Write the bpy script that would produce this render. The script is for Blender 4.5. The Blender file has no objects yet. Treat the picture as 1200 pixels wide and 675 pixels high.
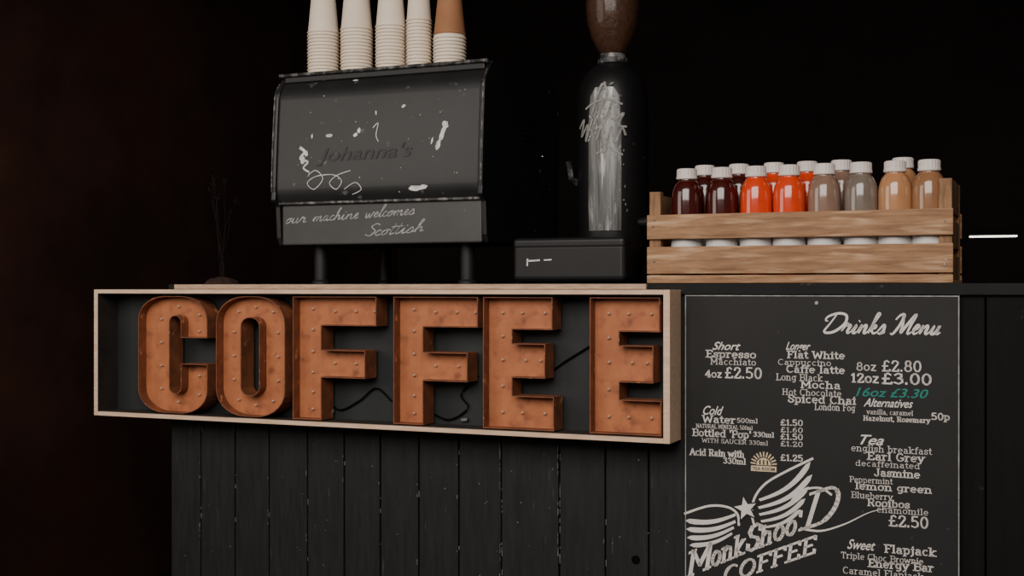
import bpy, bmesh, math, random
from mathutils import Vector, Matrix, geometry
random.seed(4)
scene=bpy.context.scene
COL=scene.collection
H=1.10; F=1500.0; CX=600.0; CY=337.5
P0=Vector((0.336,2.8)); TH=math.radians(23.4)
c_,s_=math.cos(TH),math.sin(TH)
def W(p): return Vector((P0.x+p[0]*c_+p[1]*s_, P0.y-p[0]*s_+p[1]*c_, p[2]))
def S(u,d):
    k=(u-CX)/F
    return (k*(P0.y+c_*d)-P0.x-s_*d)/(c_+s_*k)
def YD(s,d): return P0.y-s*s_+d*c_
def Z(v,s,d): return H+(CY-v)/F*YD(s,d)
def PT(u,v,d):
    s=S(u,d); return (s,Z(v,s,d))
ORG={}
# ---------------------------------------------------------------- materials
def mk(name,c1,c2=None,ns=8,st=(1,1,1),rough=.6,metal=0,bump=0,pos=(.3,.7),wear=None,wscale=20,wst=(1,1,1),wpos=(.62,.68),coat=0,trans=0,alpha=1,emit=0,bscale=None,detail=5,spec=None):
    m=bpy.data.materials.new(name); m.use_nodes=True
    nt=m.node_tree; b=nt.nodes['Principled BSDF']; L=nt.links.new
    b.inputs['Roughness'].default_value=rough; b.inputs['Metallic'].default_value=metal
    b.inputs['Coat Weight'].default_value=coat; b.inputs['Coat Roughness'].default_value=.08
    b.inputs['Transmission Weight'].default_value=trans; b.inputs['Alpha'].default_value=alpha
    if spec is not None: b.inputs['Specular IOR Level'].default_value=spec
    if c2 is None: c2=tuple(x*.8 for x in c1)
    tc=nt.nodes.new('ShaderNodeTexCoord')
    mp=nt.nodes.new('ShaderNodeMapping'); mp.inputs['Scale'].default_value=st
    L(tc.outputs['Object'],mp.inputs['Vector'])
    n=nt.nodes.new('ShaderNodeTexNoise'); n.inputs['Scale'].default_value=ns; n.inputs['Detail'].default_value=detail; n.inputs['Roughness'].default_value=.65
    L(mp.outputs[0],n.inputs['Vector'])
    r=nt.nodes.new('ShaderNodeValToRGB')
    r.color_ramp.elements[0].position=pos[0]; r.color_ramp.elements[1].position=pos[1]
    r.color_ramp.elements[0].color=(*c2,1); r.color_ramp.elements[1].color=(*c1,1)
    L(n.outputs['Fac'],r.inputs[0]); out=r.outputs[0]
    if wear:
        mp2=nt.nodes.new('ShaderNodeMapping'); mp2.inputs['Scale'].default_value=wst; mp2.inputs['Location'].default_value=(3.1,1.7,5.2)
        L(tc.outputs['Object'],mp2.inputs['Vector'])
        n2=nt.nodes.new('ShaderNodeTexNoise'); n2.inputs['Scale'].default_value=wscale; n2.inputs['Detail'].default_value=6
        L(mp2.outputs[0],n2.inputs['Vector'])
        r2=nt.nodes.new('ShaderNodeValToRGB'); r2.color_ramp.elements[0].position=wpos[0]; r2.color_ramp.elements[1].position=wpos[1]
        L(n2.outputs['Fac'],r2.inputs[0])
        mx=nt.nodes.new('ShaderNodeMixRGB'); L(r2.outputs[0],mx.inputs[0]); L(out,mx.inputs[1]); mx.inputs[2].default_value=(*wear,1)
        out=mx.outputs[0]
    L(out,b.inputs['Base Color'])
    if emit:
        L(out,b.inputs['Emission Color']); b.inputs['Emission Strength'].default_value=emit
    if bump:
        bp=nt.nodes.new('ShaderNodeBump'); bp.inputs['Strength'].default_value=bump; bp.inputs['Distance'].default_value=.004
        L(n.outputs['Fac'],bp.inputs['Height']); L(bp.outputs[0],b.inputs['Normal'])
    return m
M={}
M['wood_pale']=mk('pale_pine',(.84,.61,.44),(.62,.41,.27),ns=6,st=(3,20,20),rough=.6,bump=.15)
M['wood_trim']=mk('pale_edging',(.60,.42,.30),(.30,.19,.12),ns=10,st=(2,20,20),rough=.7,bump=.2)
M['crate']=mk('crate_wood',(.46,.25,.125),(.19,.09,.04),ns=7,st=(1.2,14,14),rough=.7,bump=.4,wear=(.64,.42,.25),wscale=9,wst=(1,9,9),wpos=(.52,.75))
M['crate_end']=mk('crate_end_wood',(.38,.21,.10),(.15,.07,.032),ns=7,st=(12,12,2),rough=.75,bump=.4)
M['orange']=mk('orange_enamel',(.52,.180,.066),(.35,.105,.040),ns=16,rough=.6,bump=.12,wear=(.20,.060,.026),wscale=34,wpos=(.54,.78),detail=8)
M['rim']=mk('rusty_rim',(.27,.085,.032),(.11,.035,.016),ns=24,rough=.65,bump=.15,wear=(.58,.25,.11),wscale=40,wpos=(.64,.74))
M['bulb']=mk('dull_bulb_glass',(.66,.50,.38),(.45,.30,.20),rough=.25,coat=.6)
M['backing']=mk('sign_backing',(.016,.020,.020),(.008,.010,.010),ns=5,rough=.6,bump=.1,wear=(.07,.075,.07),wscale=30,wpos=(.70,.74))
M['liner']=mk('dark_inner_faces',(.030,.022,.017),(.012,.010,.009),ns=20,rough=.7)
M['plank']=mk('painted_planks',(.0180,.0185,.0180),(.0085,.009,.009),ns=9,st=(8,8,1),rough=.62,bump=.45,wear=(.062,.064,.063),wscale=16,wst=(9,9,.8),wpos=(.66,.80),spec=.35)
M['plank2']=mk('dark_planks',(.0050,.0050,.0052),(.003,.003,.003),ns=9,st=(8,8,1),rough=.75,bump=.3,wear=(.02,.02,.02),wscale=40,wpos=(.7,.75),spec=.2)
M['chip']=mk('chipped_paint',(.30,.275,.25),(.07,.07,.07),ns=60,st=(1,1,.4),rough=.8)
M['hole']=mk('hole_black',(.002,.002,.002),rough=.9,spec=.1)
M['top']=mk('dark_worktop',(.010,.010,.010),(.005,.005,.005),ns=20,rough=.65,wear=(.08,.06,.05),wscale=60,wpos=(.68,.72),spec=.25)
M['board']=mk('chalkboard',(.0180,.0175,.0170),(.0120,.0120,.0118),ns=4,rough=.6,wear=(.06,.06,.06),wscale=70,wpos=(.72,.76),spec=.35)
M['white']=mk('white_lettering',(.86,.80,.75),(.68,.63,.59),ns=30,rough=.7)
M['teal']=mk('teal_chalk',(.02,.26,.21),(.01,.17,.14),ns=60,rough=.8)
M['cream']=mk('cream_badge',(.75,.62,.42),(.6,.46,.28),ns=30,rough=.7)
M['edge']=mk('board_edge',(.50,.48,.46),(.18,.18,.17),ns=40,rough=.6)
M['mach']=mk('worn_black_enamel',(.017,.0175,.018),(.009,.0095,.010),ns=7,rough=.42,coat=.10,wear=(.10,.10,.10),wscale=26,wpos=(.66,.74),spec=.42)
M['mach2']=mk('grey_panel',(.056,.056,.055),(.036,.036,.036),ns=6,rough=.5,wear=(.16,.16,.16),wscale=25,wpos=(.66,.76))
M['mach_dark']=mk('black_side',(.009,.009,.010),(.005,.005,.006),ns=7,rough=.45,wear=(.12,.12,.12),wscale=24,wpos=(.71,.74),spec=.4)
M['foot']=mk('black_rubber_foot',(.010,.010,.011),(.006,.006,.006),rough=.6)
M['grinder']=mk('black_grinder_enamel',(.008,.008,.009),(.005,.005,.005),ns=7,rough=.38,wear=(.09,.085,.08),wscale=30,wpos=(.70,.74),spec=.4)
M['wornedge']=mk('worn_metal_edge',(.20,.19,.18),(.025,.025,.025),ns=45,rough=.45,metal=.2,pos=(.48,.62))
M['paint']=mk('white_paint_marks',(.86,.85,.83),(.4,.4,.4),ns=60,rough=.7)
M['script']=mk('white_pen_marks',(.58,.57,.56),(.18,.18,.18),ns=60,rough=.7)
M['paintdim']=mk('faded_paint_marks',(.36,.35,.33),(.12,.12,.11),ns=70,rough=.7)
M['faint']=mk('faint_lettering',(.040,.040,.040),(.018,.018,.018),ns=50,rough=.6)
M['cup']=mk('paper_cup_white',(.82,.71,.58),(.74,.62,.49),ns=5,rough=.7)
M['kraft']=mk('kraft_cup',(.36,.16,.07),(.28,.12,.05),ns=12,rough=.75)
M['steel']=mk('nail_and_highlight_steel',(.17,.17,.165),(.045,.045,.045),ns=10,st=(14,14,.6),rough=.36,metal=.5,wear=(.42,.42,.41),wscale=18,wst=(4,4,.6),wpos=(.56,.72))  # crate nails, and the grinder highlight painted as pale streaks
M['beans']=mk('coffee_beans',(.10,.036,.017),(.018,.008,.005),ns=70,rough=.5,bump=1,detail=2)
M['hopper']=mk('smoked_hopper',(.10,.05,.03),rough=.15,alpha=.22,coat=.2)
M['cap']=mk('white_cap',(.80,.72,.68),(.70,.62,.58),ns=10,rough=.45)
M['label']=mk('white_label',(.8,.78,.76),(.65,.62,.6),ns=20,rough=.6)
M['plantd']=mk('dried_stems',(.014,.012,.011),(.008,.007,.006),ns=30,rough=.9,spec=.1)
M['brown']=mk('brown_grounds',(.045,.016,.009),(.015,.007,.005),ns=60,rough=.9,bump=.8)
M['wback']=mk('wall_black',(.012,.009,.008),(.006,.0045,.004),ns=1.5,rough=.9,spec=.1)
M['wleft']=mk('wall_dark_brown',(.036,.016,.0115),(.015,.0072,.0056),ns=1.1,rough=.9,spec=.1,pos=(.35,.65))
M['floor']=mk('floor_dark',(.012,.008,.007),(.006,.0045,.0045),ns=3,rough=.85,spec=.1)
M['tube']=mk('lamp_tube',(1,.9,.8),(1,.9,.8),rough=.4,emit=3)
def juice(n,a,b,al=1,tr=0): 
    M[n]=mk(n,a,b,ns=9,st=(1,1,.6),rough=.14,coat=.9,trans=tr,alpha=al)
juice('juice_dark_red',(.085,.008,.006),(.035,.004,.003))
juice('juice_orange_red',(.85,.075,.014),(.62,.04,.008))
juice('juice_pinkish_grey',(.42,.27,.20),(.24,.14,.10),tr=.2)
juice('juice_cloudy_clear',(.38,.31,.25),(.20,.16,.13),tr=.3)
juice('juice_peach',(.64,.33,.16),(.46,.21,.09),tr=.1)
juice('juice_tan',(.44,.22,.11),(.27,.13,.06),tr=.1)
# ---------------------------------------------------------------- mesh builder
class MB:
    def __init__(s): s.v=[]; s.f=[]; s.m=[]
    def add(s,vs,fs,mi=0):
        o=len(s.v); s.v+= [Vector(x) for x in vs]
        for f in fs: s.f.append([i+o for i in f]); s.m.append(mi)
        return s
    def box(s,x0,x1,y0,y1,z0,z1,mi=0):
        vs=[(x0,y0,z0),(x1,y0,z0),(x1,y1,z0),(x0,y1,z0),(x0,y0,z1),(x1,y0,z1),(x1,y1,z1),(x0,y1,z1)]
        return s.add(vs,[(0,3,2,1),(4,5,6,7),(0,1,5,4),(1,2,6,5),(2,3,7,6),(3,0,4,7)],mi)
    def lathe(s,prof,c,seg=32,mi=0,closed=False):
        vs=[];fs=[];n=len(prof)
        for r,z in prof:
            for i in range(seg):
                a=2*math.pi*i/seg; vs.append((c[0]+r*math.cos(a),c[1]+r*math.sin(a),c[2]+z))
        for j in range(n-1 if not closed else n):
            k=(j+1)%n
            for i in range(seg):
                i2=(i+1)%seg; fs.append((j*seg+i,j*seg+i2,k*seg+i2,k*seg+i))
        if not closed:
            if prof[0][0]>1e-5: fs.append(tuple(reversed(range(seg))))
            if prof[-1][0]>1e-5: fs.append(tuple((n-1)*seg+i for i in range(seg)))
        return s.add(vs,fs,mi)
    def tube(s,pts,r,seg=8,mi=0):
        pts=[Vector(p) for p in pts]; vs=[];fs=[]
        for i,p in enumerate(pts):
            t=(pts[min(i+1,len(pts)-1)]-pts[max(i-1,0)]).normalized()
            a=Vector((0,0,1)) if abs(t.z)<.9 else Vector((1,0,0))
            x=t.cross(a).normalized(); y=t.cross(x)
            rr=r[i] if isinstance(r,(list,tuple)) else r
            for k in range(seg):
                an=2*math.pi*k/seg; vs.append(p+(x*math.cos(an)+y*math.sin(an))*rr)
        for i in range(len(pts)-1):
            for k in range(seg):
                k2=(k+1)%seg; fs.append((i*seg+k,i*seg+k2,(i+1)*seg+k2,(i+1)*seg+k))
        fs.append(tuple(reversed(range(seg)))); fs.append(tuple((len(pts)-1)*seg+k for k in range(seg)))
        return s.add(vs,fs,mi)
    def prism(s,poly,x0,x1,mi=0):
        n=len(poly); vs=[(x0,a,b) for a,b in poly]+[(x1,a,b) for a,b in poly]
        fs=[(i,(i+1)%n,n+(i+1)%n,n+i) for i in range(n)]+[tuple(reversed(range(n))),tuple(range(n,2*n))]
        return s.add(vs,fs,mi)
    def ribbon(s,pts,w,fd,mi=0):
        pts=[Vector(p) for p in pts]; vs=[];fs=[]; n=len(pts)
        for i,p in enumerate(pts):
            t=(pts[min(i+1,n-1)]-pts[max(i-1,0)])
            if t.length<1e-9: t=Vector((1,0))
            t.normalize(); nn=Vector((-t.y,t.x))
            ww=w(i/(n-1)) if callable(w) else w
            for q in (p+nn*ww/2,p-nn*ww/2): vs.append((q.x,fd(q.x,q.y),q.y))
        for i in range(n-1): fs.append((2*i,2*i+1,2*i+3,2*i+2))
        return s.add(vs,fs,mi)
    def blob(s,c,rx,rz,fd,ang=0,mi=0,rag=.35):
        n=18; vs=[(c[0],fd(*c),c[1])]
        for i in range(n):
            a=2*math.pi*i/n; k=1-rag*random.random()
            x=rx*k*math.cos(a); z=rz*k*math.sin(a)
            X=c[0]+x*math.cos(ang)-z*math.sin(ang); ZZ=c[1]+x*math.sin(ang)+z*math.cos(ang)
            vs.append((X,fd(X,ZZ),ZZ))
        return s.add(vs,[(0,1+i,1+(i+1)%n) for i in range(n)],mi)
def smooth_pts(pts,sub=6):
    out=[]; n=len(pts); P=[Vector(p) for p in pts]
    for i in range(n-1):
        p0=P[max(i-1,0)];p1=P[i];p2=P[i+1];p3=P[min(i+2,n-1)]
        for k in range(sub):
            t=k/sub
            out.append(.5*((2*p1)+(p2-p0)*t+(2*p0-5*p1+4*p2-p3)*t*t+(3*p1-p0-3*p2+p3)*t**3))
    out.append(P[-1]); return out
def setsmooth(me,ang=35):
    bm=bmesh.new(); bm.from_mesh(me)
    for f in bm.faces: f.smooth=True
    for e in bm.edges:
        if len(e.link_faces)==2 and e.calc_face_angle(0)>math.radians(ang): e.smooth=False
    bm.to_mesh(me); bm.free()
def mesh_from(mb,name,mats,org,smooth,fix=True):
    me=bpy.data.meshes.new(name)
    me.from_pydata([tuple(v-org) for v in mb.v],[],mb.f); 
    for k in mats: me.materials.append(M[k])
    for p,mi in zip(me.polygons,mb.m): p.material_index=mi
    if fix:
        bm=bmesh.new(); bm.from_mesh(me); bmesh.ops.recalc_face_normals(bm,faces=bm.faces); bm.to_mesh(me); bm.free()
    if smooth: setsmooth(me)
    return me
def props(o,label,cat,group=None,kind=None):
    if label: o["label"]=label
    if cat: o["category"]=cat
    if group: o["group"]=group
    if kind: o["kind"]=kind
def thing(name,loc,label,cat,group=None):
    e=bpy.data.objects.new(name,None); e.empty_display_size=.05; COL.objects.link(e)
    e.location=W(loc); e.rotation_euler=(0,0,-TH); ORG[e.name]=Vector(loc); props(e,label,cat,group); return e
def part(name,mb,mats,parent=None,bevel=0,smooth=False,label=None,cat=None,group=None,kind=None,fix=True,seg=2):
    if isinstance(mats,str): mats=[mats]
    lo=Vector([min(v[i] for v in mb.v) for i in range(3)]); hi=Vector([max(v[i] for v in mb.v) for i in range(3)])
    org=(lo+hi)/2
    if not parent: org.z=lo.z
    me=mesh_from(mb,name,mats,org,smooth,fix)
    o=bpy.data.objects.new(name,me); COL.objects.link(o); ORG[o.name]=org
    if parent: o.parent=parent; o.location=org-ORG[parent.name]
    else: o.location=W(org); o.rotation_euler=(0,0,-TH)
    if bevel:
        b=o.modifiers.new('bevel','BEVEL'); b.width=bevel; b.segments=seg; b.limit_method='ANGLE'; b.angle_limit=math.radians(40)
        for p in me.polygons: p.use_smooth=False
    props(o,label,cat,group,kind); return o
# ---------------------------------------------------------------- text
_tc={}
def text_geo(t,bold=0,shear=0):
    key=(t,bold,shear)
    if key in _tc: return _tc[key]
    cu=bpy.data.curves.new('t','FONT'); cu.body=t; cu.size=1; cu.offset=bold; cu.shear=shear; cu.resolution_u=4
    o=bpy.data.objects.new('t',cu); COL.objects.link(o)
    dg=bpy.context.evaluated_depsgraph_get(); ev=o.evaluated_get(dg); me=ev.to_mesh()
    vs=[(v.co.x,v.co.y) for v in me.vertices]; fs=[tuple(p.vertices) for p in me.polygons]
    ev.to_mesh_clear(); bpy.data.objects.remove(o); bpy.data.curves.remove(cu)
    _tc[key]=(vs,fs); return vs,fs
CAP=max(y for x,y in text_geo('H')[0])
def put_text(mb,t,a,b,h,fd,bold=0,shear=0,mi=0):
    vs,fs=text_geo(t,bold,shear); x0=min(v[0] for v in vs); x1=max(v[0] for v in vs)
    A=Vector(a);B=Vector(b); dx=(B-A); up=Vector((0,1)) 
    out=[]
    for x,y in vs:
        p=A+dx*((x-x0)/(x1-x0))+up*(y/CAP*h); out.append((p.x,fd(p.x,p.y),p.y))
    mb.add(out,fs,mi)
def _arc(cx,cy,rx,ry,a0,a1,n=8): return [(cx+rx*math.cos(math.radians(a0+(a1-a0)*i/n)),cy+ry*math.sin(math.radians(a0+(a1-a0)*i/n))) for i in range(n+1)]
X=.68
SL={
'A':(.9,[[(.1,0),(.45,1),(.8,0)],[(.24,.35),(.66,.35)]],[(.1,0),(.8,0)]),
'B':(.8,[[(.2,0),(.2,1)],[(.2,1),(.5,1)]+_arc(.5,.76,.2,.24,90,-90)+[(.2,.52)],[(.5,.52)]+_arc(.5,.26,.24,.26,90,-90)+[(.2,0)]],[(.15,0),(.15,1)]),
'C':(.8,[_arc(.45,.5,.33,.5,50,310,14)],[]),
'D':(.85,[[(.2,0),(.2,1)],[(.2,1),(.42,1)]+_arc(.42,.5,.33,.5,90,-90,12)+[(.2,0)]],[(.15,0),(.15,1)]),
'E':(.75,[[(.2,0),(.2,1)],[(.2,1),(.65,1),(.65,.82)],[(.2,.52),(.52,.52)],[(.2,0),(.67,0),(.67,.18)]],[(.15,0),(.15,1)]),
'F':(.72,[[(.2,0),(.2,1)],[(.2,1),(.65,1),(.65,.82)],[(.2,.52),(.52,.52)]],[(.2,0),(.15,1)]),
'G':(.85,[_arc(.45,.5,.33,.5,50,340,14)+[(.76,.42),(.5,.42)]],[]),
'H':(.9,[[(.2,0),(.2,1)],[(.7,0),(.7,1)],[(.2,.52),(.7,.52)]],[(.2,0),(.2,1),(.7,0),(.7,1)]),
'I':(.45,[[(.22,0),(.22,1)]],[(.22,0),(.22,1)]),
'J':(.65,[[(.45,1),(.45,.2)]+_arc(.27,.2,.18,.2,0,-180,6)],[(.45,1)]),
'L':(.72,[[(.2,1),(.2,0),(.65,0),(.65,.2)]],[(.2,1),(.15,0)]),
'M':(1.05,[[(.18,0),(.18,1),(.52,.3),(.86,1),(.86,0)]],[(.18,0),(.86,0),(.14,1),(.9,1)]),
'N':(.9,[[(.18,0),(.18,1),(.72,0),(.72,1)]],[(.18,0),(.14,1),(.72,1)]),
'O':(.9,[_arc(.45,.5,.34,.5,0,360,16)],[]),
'P':(.75,[[(.2,0),(.2,1)],[(.2,1),(.46,1)]+_arc(.46,.73,.22,.27,90,-90)+[(.2,.46)]],[(.2,0),(.15,1)]),
'R':(.85,[[(.2,0),(.2,1)],[(.2,1),(.46,1)]+_arc(.46,.75,.22,.25,90,-90)+[(.2,.5)],[(.46,.5),(.68,0),(.78,0)]],[(.2,0),(.15,1)]),
'S':(.7,[[(.6,.72),(.6,.88),(.42,1),(.2,.95),(.12,.76),(.22,.58),(.5,.44),(.6,.24),(.5,.04),(.3,0),(.12,.1),(.11,.28)]],[]),
'T':(.8,[[(.4,0),(.4,1)],[(.1,.82),(.1,1),(.7,1),(.7,.82)]],[(.4,0)]),
'U':(.85,[[(.16,1),(.16,.28)]+_arc(.42,.28,.26,.28,180,360,8)+[(.68,1)]],[(.16,1),(.68,1)]),
'W':(1.1,[[(.1,1),(.3,0),(.55,.8),(.8,0),(1.0,1)]],[(.1,1),(1.0,1)]),
'a':(.68,[[(.14,.58),(.28,X),(.44,.62),(.48,.5),(.48,0),(.58,0)],[(.48,.4),(.25,.4),(.12,.2),(.22,0),(.38,.02),(.48,.14)]],[]),
'b':(.7,[[(.16,1),(.16,0)],_arc(.36,.34,.22,.34,180,-180,12)],[(.12,1)]),
'c':(.62,[_arc(.34,.34,.23,.34,55,305,10)],[]),
'd':(.72,[[(.54,1),(.54,0),(.64,0)],_arc(.32,.34,.22,.34,0,360,12)],[(.50,1)]),
'e':(.66,[[(.1,.36),(.56,.36)]+_arc(.33,.34,.23,.34,5,310,10)],[]),
'f':(.45,[[(.2,0),(.2,.8),(.3,1),(.45,.95)],[(.06,X),(.38,X)]],[(.2,0)]),
'g':(.7,[_arc(.32,.36,.2,.3,0,360,12),[(.52,X),(.54,-.1),(.4,-.27),(.18,-.22)]],[(.56,X)]),
'h':(.75,[[(.17,0),(.17,1)],[(.17,.5),(.34,X),(.52,.6),(.56,.4),(.56,0)]],[(.17,0),(.12,1),(.56,0)]),
'i':(.38,[[(.19,0),(.19,X)],[(.19,.88),(.19,.97)]],[(.19,0),(.14,X)]),
'j':(.38,[[(.22,X),(.22,-.1),(.05,-.25)],[(.22,.88),(.22,.97)]],[(.18,X)]),
'k':(.72,[[(.17,0),(.17,1)],[(.54,X),(.2,.3),(.58,0)]],[(.17,0),(.12,1),(.54,X),(.58,0)]),
'l':(.38,[[(.19,0),(.19,1)]],[(.19,0),(.14,1)]),
'm':(1.1,[[(.17,0),(.17,X)],[(.17,.5),(.34,X),(.5,.58),(.52,0)],[(.52,.5),(.7,X),(.88,.58),(.9,0)]],[(.17,0),(.12,X),(.52,0),(.9,0)]),
'n':(.75,[[(.17,0),(.17,X)],[(.17,.5),(.34,X),(.52,.6),(.56,.4),(.56,0)]],[(.17,0),(.12,X),(.56,0)]),
'o':(.66,[_arc(.33,.34,.23,.34,0,360,14)],[]),
'p':(.7,[[(.16,X),(.16,-.28)],_arc(.36,.34,.22,.34,180,-180,12)],[(.12,X),(.16,-.28)]),
'r':(.55,[[(.17,0),(.17,X)],[(.17,.42),(.3,X),(.48,.62)]],[(.17,0),(.12,X)]),
's':(.56,[[(.46,.5),(.42,.64),(.27,X),(.12,.6),(.14,.42),(.4,.28),(.46,.12),(.32,0),(.14,.03),(.08,.18)]],[]),
't':(.45,[[(.2,.92),(.2,.1),(.3,0),(.42,.06)],[(.05,X),(.38,X)]],[]),
'u':(.75,[[(.16,X),(.16,.15),(.28,0),(.44,.05),(.56,.2)],[(.56,X),(.56,0),(.66,0)]],[(.12,X),(.52,X)]),
'v':(.68,[[(.1,X),(.33,0),(.56,X)]],[(.1,X),(.56,X)]),
'w':(.95,[[(.08,X),(.26,0),(.46,.6),(.66,0),(.86,X)]],[(.08,X),(.86,X)]),
'x':(.68,[[(.1,X),(.56,0)],[(.56,X),(.1,0)]],[(.1,X),(.56,X),(.1,0),(.56,0)]),
'y':(.68,[[(.1,X),(.34,.05)],[(.58,X),(.28,-.2),(.1,-.25)]],[(.1,X),(.58,X)]),
'z':(.62,[[(.1,X),(.5,X),(.1,0),(.52,0)]],[]),
'0':(.72,[_arc(.36,.5,.24,.5,0,360,16)],[]),
'1':(.5,[[(.1,.8),(.27,1),(.27,0)]],[(.27,0)]),
'2':(.7,[[(.12,.75),(.2,.95),(.36,1),(.54,.9),(.56,.7),(.12,0),(.6,0),(.6,.15)]],[]),
'3':(.7,[[(.12,.85),(.3,1),(.52,.92),(.52,.65),(.3,.54)],[(.3,.54),(.56,.45),(.58,.15),(.34,0),(.1,.12)]],[]),
'4':(.72,[[(.48,0),(.48,1),(.08,.3),(.64,.3)]],[(.48,0)]),
'5':(.7,[[(.54,1),(.16,1),(.14,.55),(.36,.64),(.57,.45),(.55,.12),(.34,0),(.1,.1)]],[]),
'6':(.7,[[(.5,.97),(.24,.85),(.12,.35)]+_arc(.35,.3,.22,.3,180,-180,12)],[]),
'8':(.72,[_arc(.36,.76,.19,.24,0,360,12),_arc(.36,.26,.24,.27,0,360,12)],[]),
'\u00a3':(.75,[[(.6,.85),(.45,1),(.28,.9),(.26,.6),(.24,.1),(.1,0),(.65,0),(.68,.12)],[(.1,.48),(.5,.48)]],[]),
'.':(.3,[[(.13,0),(.13,.1)]],[]),',':(.3,[[(.16,.1),(.1,-.12)]],[]),"'":(.25,[[(.13,1),(.13,.75)]],[]),' ':(.4,[],[])}
def slab(mb,t,a,b,h,fd,wt=.13,serif=True,slant=0,mi=0):
    adv=[SL[c][0] for c in t]; tot=sum(adv)-.12
    A=Vector(a);B=Vector(b); k=(B-A).length/tot; ex=(B-A)/tot; ey=Vector((0,1))*h
    w=wt*h; x=-.08
    for c,ad in zip(t,adv):
        def m(p): return A+ex*(x+p[0]+slant*p[1])+ey*p[1]
        for st in SL[c][1]:
            P=[m(p) for p in st]
            for i in range(len(P)-1):
                d=(P[i+1]-P[i]); 
                if d.length<1e-9: continue
                d=d.normalized(); e_=w*.30
                p0=P[i]-d*e_; p1=P[i+1]+d*e_
                vert=abs(d.y)>abs(d.x); hw=w*(.5 if vert else .36); n_=Vector((-d.y,d.x))*hw
                mb.add([(q.x,fd(q.x,q.y),q.y) for q in (p0-n_,p1-n_,p1+n_,p0+n_)],[(0,1,2,3)],mi)
        if serif:
            for sx,sy in SL[c][2]:
                q0=m((sx,sy)); e_=ex.normalized()*(.13*k+w*.25); th=ey.normalized()*w*.32
                mb.add([(q.x,fd(q.x,q.y),q.y) for q in (q0-e_-th,q0+e_-th,q0+e_+th,q0-e_+th)],[(0,1,2,3)],mi)
        x+=ad
G={
'D':([(.35,.95),(.25,.5),(.15,.1),(.3,0),(.6,.1),(.85,.5),(.75,.9),(.4,1.0),(.05,.85),(0,.65),(.12,.6)],),
'r':([(0,.1),(.12,.5),(.15,.38),(.27,.4),(.24,.1),(.3,0),(.4,.1)],),
'i':([(0,.1),(.1,.42),(.08,.08),(.15,0),(.25,.1)],[(.13,.6),(.16,.63)]),
'n':([(0,.1),(.08,.42),(.08,.2),(.07,0)],[(.08,.2),(.2,.42),(.27,.35),(.27,.08),(.33,0),(.42,.1)]),
'm':([(0,.1),(.08,.42),(.08,.2),(.07,0)],[(.08,.2),(.18,.42),(.24,.35),(.23,0)],[(.23,.2),(.35,.42),(.4,.35),(.4,.08),(.46,0),(.54,.1)]),
'k':([(0,.1),(.15,.9),(.1,1),(.06,.8),(.05,0)],[(.06,.2),(.2,.42),(.22,.3),(.1,.22),(.25,0),(.38,.1)]),
's':([(0,.1),(.14,.45),(.22,.2),(.15,0),(.02,.03)],[(.15,0),(.3,.1)]),
'M':([(-.15,.7),(-.05,.92),(.1,.95),(.12,.5),(.0,0),(-.12,.03)],[(.1,.95),(.22,.5),(.28,.05),(.4,.5),(.56,.97),(.54,.4),(.56,0),(.7,.1)]),
'e':([(0,.15),(.15,.25),(.18,.4),(.1,.43),(.04,.2),(.12,0),(.27,.1)],),
'u':([(0,.1),(.08,.42),(.07,.1),(.13,0),(.25,.12),(.28,.42),(.28,.08),(.33,0),(.42,.1)],),
'o':([(.15,.42),(.02,.25),(.08,0),(.2,.1),(.2,.35),(.12,.42),(.3,.38)],),
'a':([(.22,.38),(.1,.42),(.02,.2),(.1,0),(.2,.2),(.23,.42),(.22,.1),(.28,0),(.36,.1)],),
'c':([(.2,.36),(.1,.42),(.02,.2),(.1,0),(.25,.1)],),
'h':([(0,.1),(.14,.9),(.08,1),(.05,.7),(.05,0)],[(.05,.2),(.17,.42),(.24,.3),(.24,.05),(.36,.1)]),
'w':([(0,.4),(.05,.05),(.12,0),(.18,.35),(.22,.02),(.3,.05),(.34,.42),(.42,.38)],),
'l':([(0,.1),(.15,.9),(.08,1),(.05,.6),(.08,0),(.2,.1)],),
't':([(.05,.1),(.1,.85),(.06,.1),(.12,0),(.22,.1)],[(0,.6),(.2,.62)]),
'S':([(.38,.85),(.22,1),(.08,.75),(.32,.4),(.22,.02),(0,.15)],),
}
def cursive(mb,t,a,b,h,w,fd,slant=.3,mi=0,thick=False):
    strokes=[];x=0
    for ch in t:
        if ch==' ': x+=.35; continue
        mxx=0
        for st in G[ch]:
            strokes.append([(x+p[0]+slant*p[1],p[1]) for p in st]); mxx=max(mxx,max(p[0] for p in st))
        x+=mxx
    x1=max(p[0] for s in strokes for p in s); x0=min(p[0] for s in strokes for p in s)
    A=Vector(a);B=Vector(b)
    for st in strokes:
        pts=[]
        for p in smooth_pts(st,5):
            q=A+(B-A)*((p.x-x0)/(x1-x0)); pts.append((q.x,q.y+p.y*h))
        mb.ribbon(pts,w if not thick else (lambda q:w*(.7+.9*math.sin(q*math.pi))),fd,mi)
# ================================================================ ROOM
TOPZ=H+.010
def struct(name,mb,mat): return part(name,mb,mat,kind='structure',label=None)
struct('floor',MB().box(-2.5,2.6,-3.6,3.3,-.05,0),'floor')
struct('wall_back',MB().box(-2.5,2.6,3.2,3.3,0,2.6),'wback')
struct('wall_left',MB().box(-2.5,-2.4,-.4,3.2,0,2.6),'wleft')
struct('wall_right',MB().box(2.5,2.6,-.4,3.2,0,2.6),'wback')
struct('ceiling',MB().box(-2.5,2.6,-.3,3.3,2.6,2.66),'wback')
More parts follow.
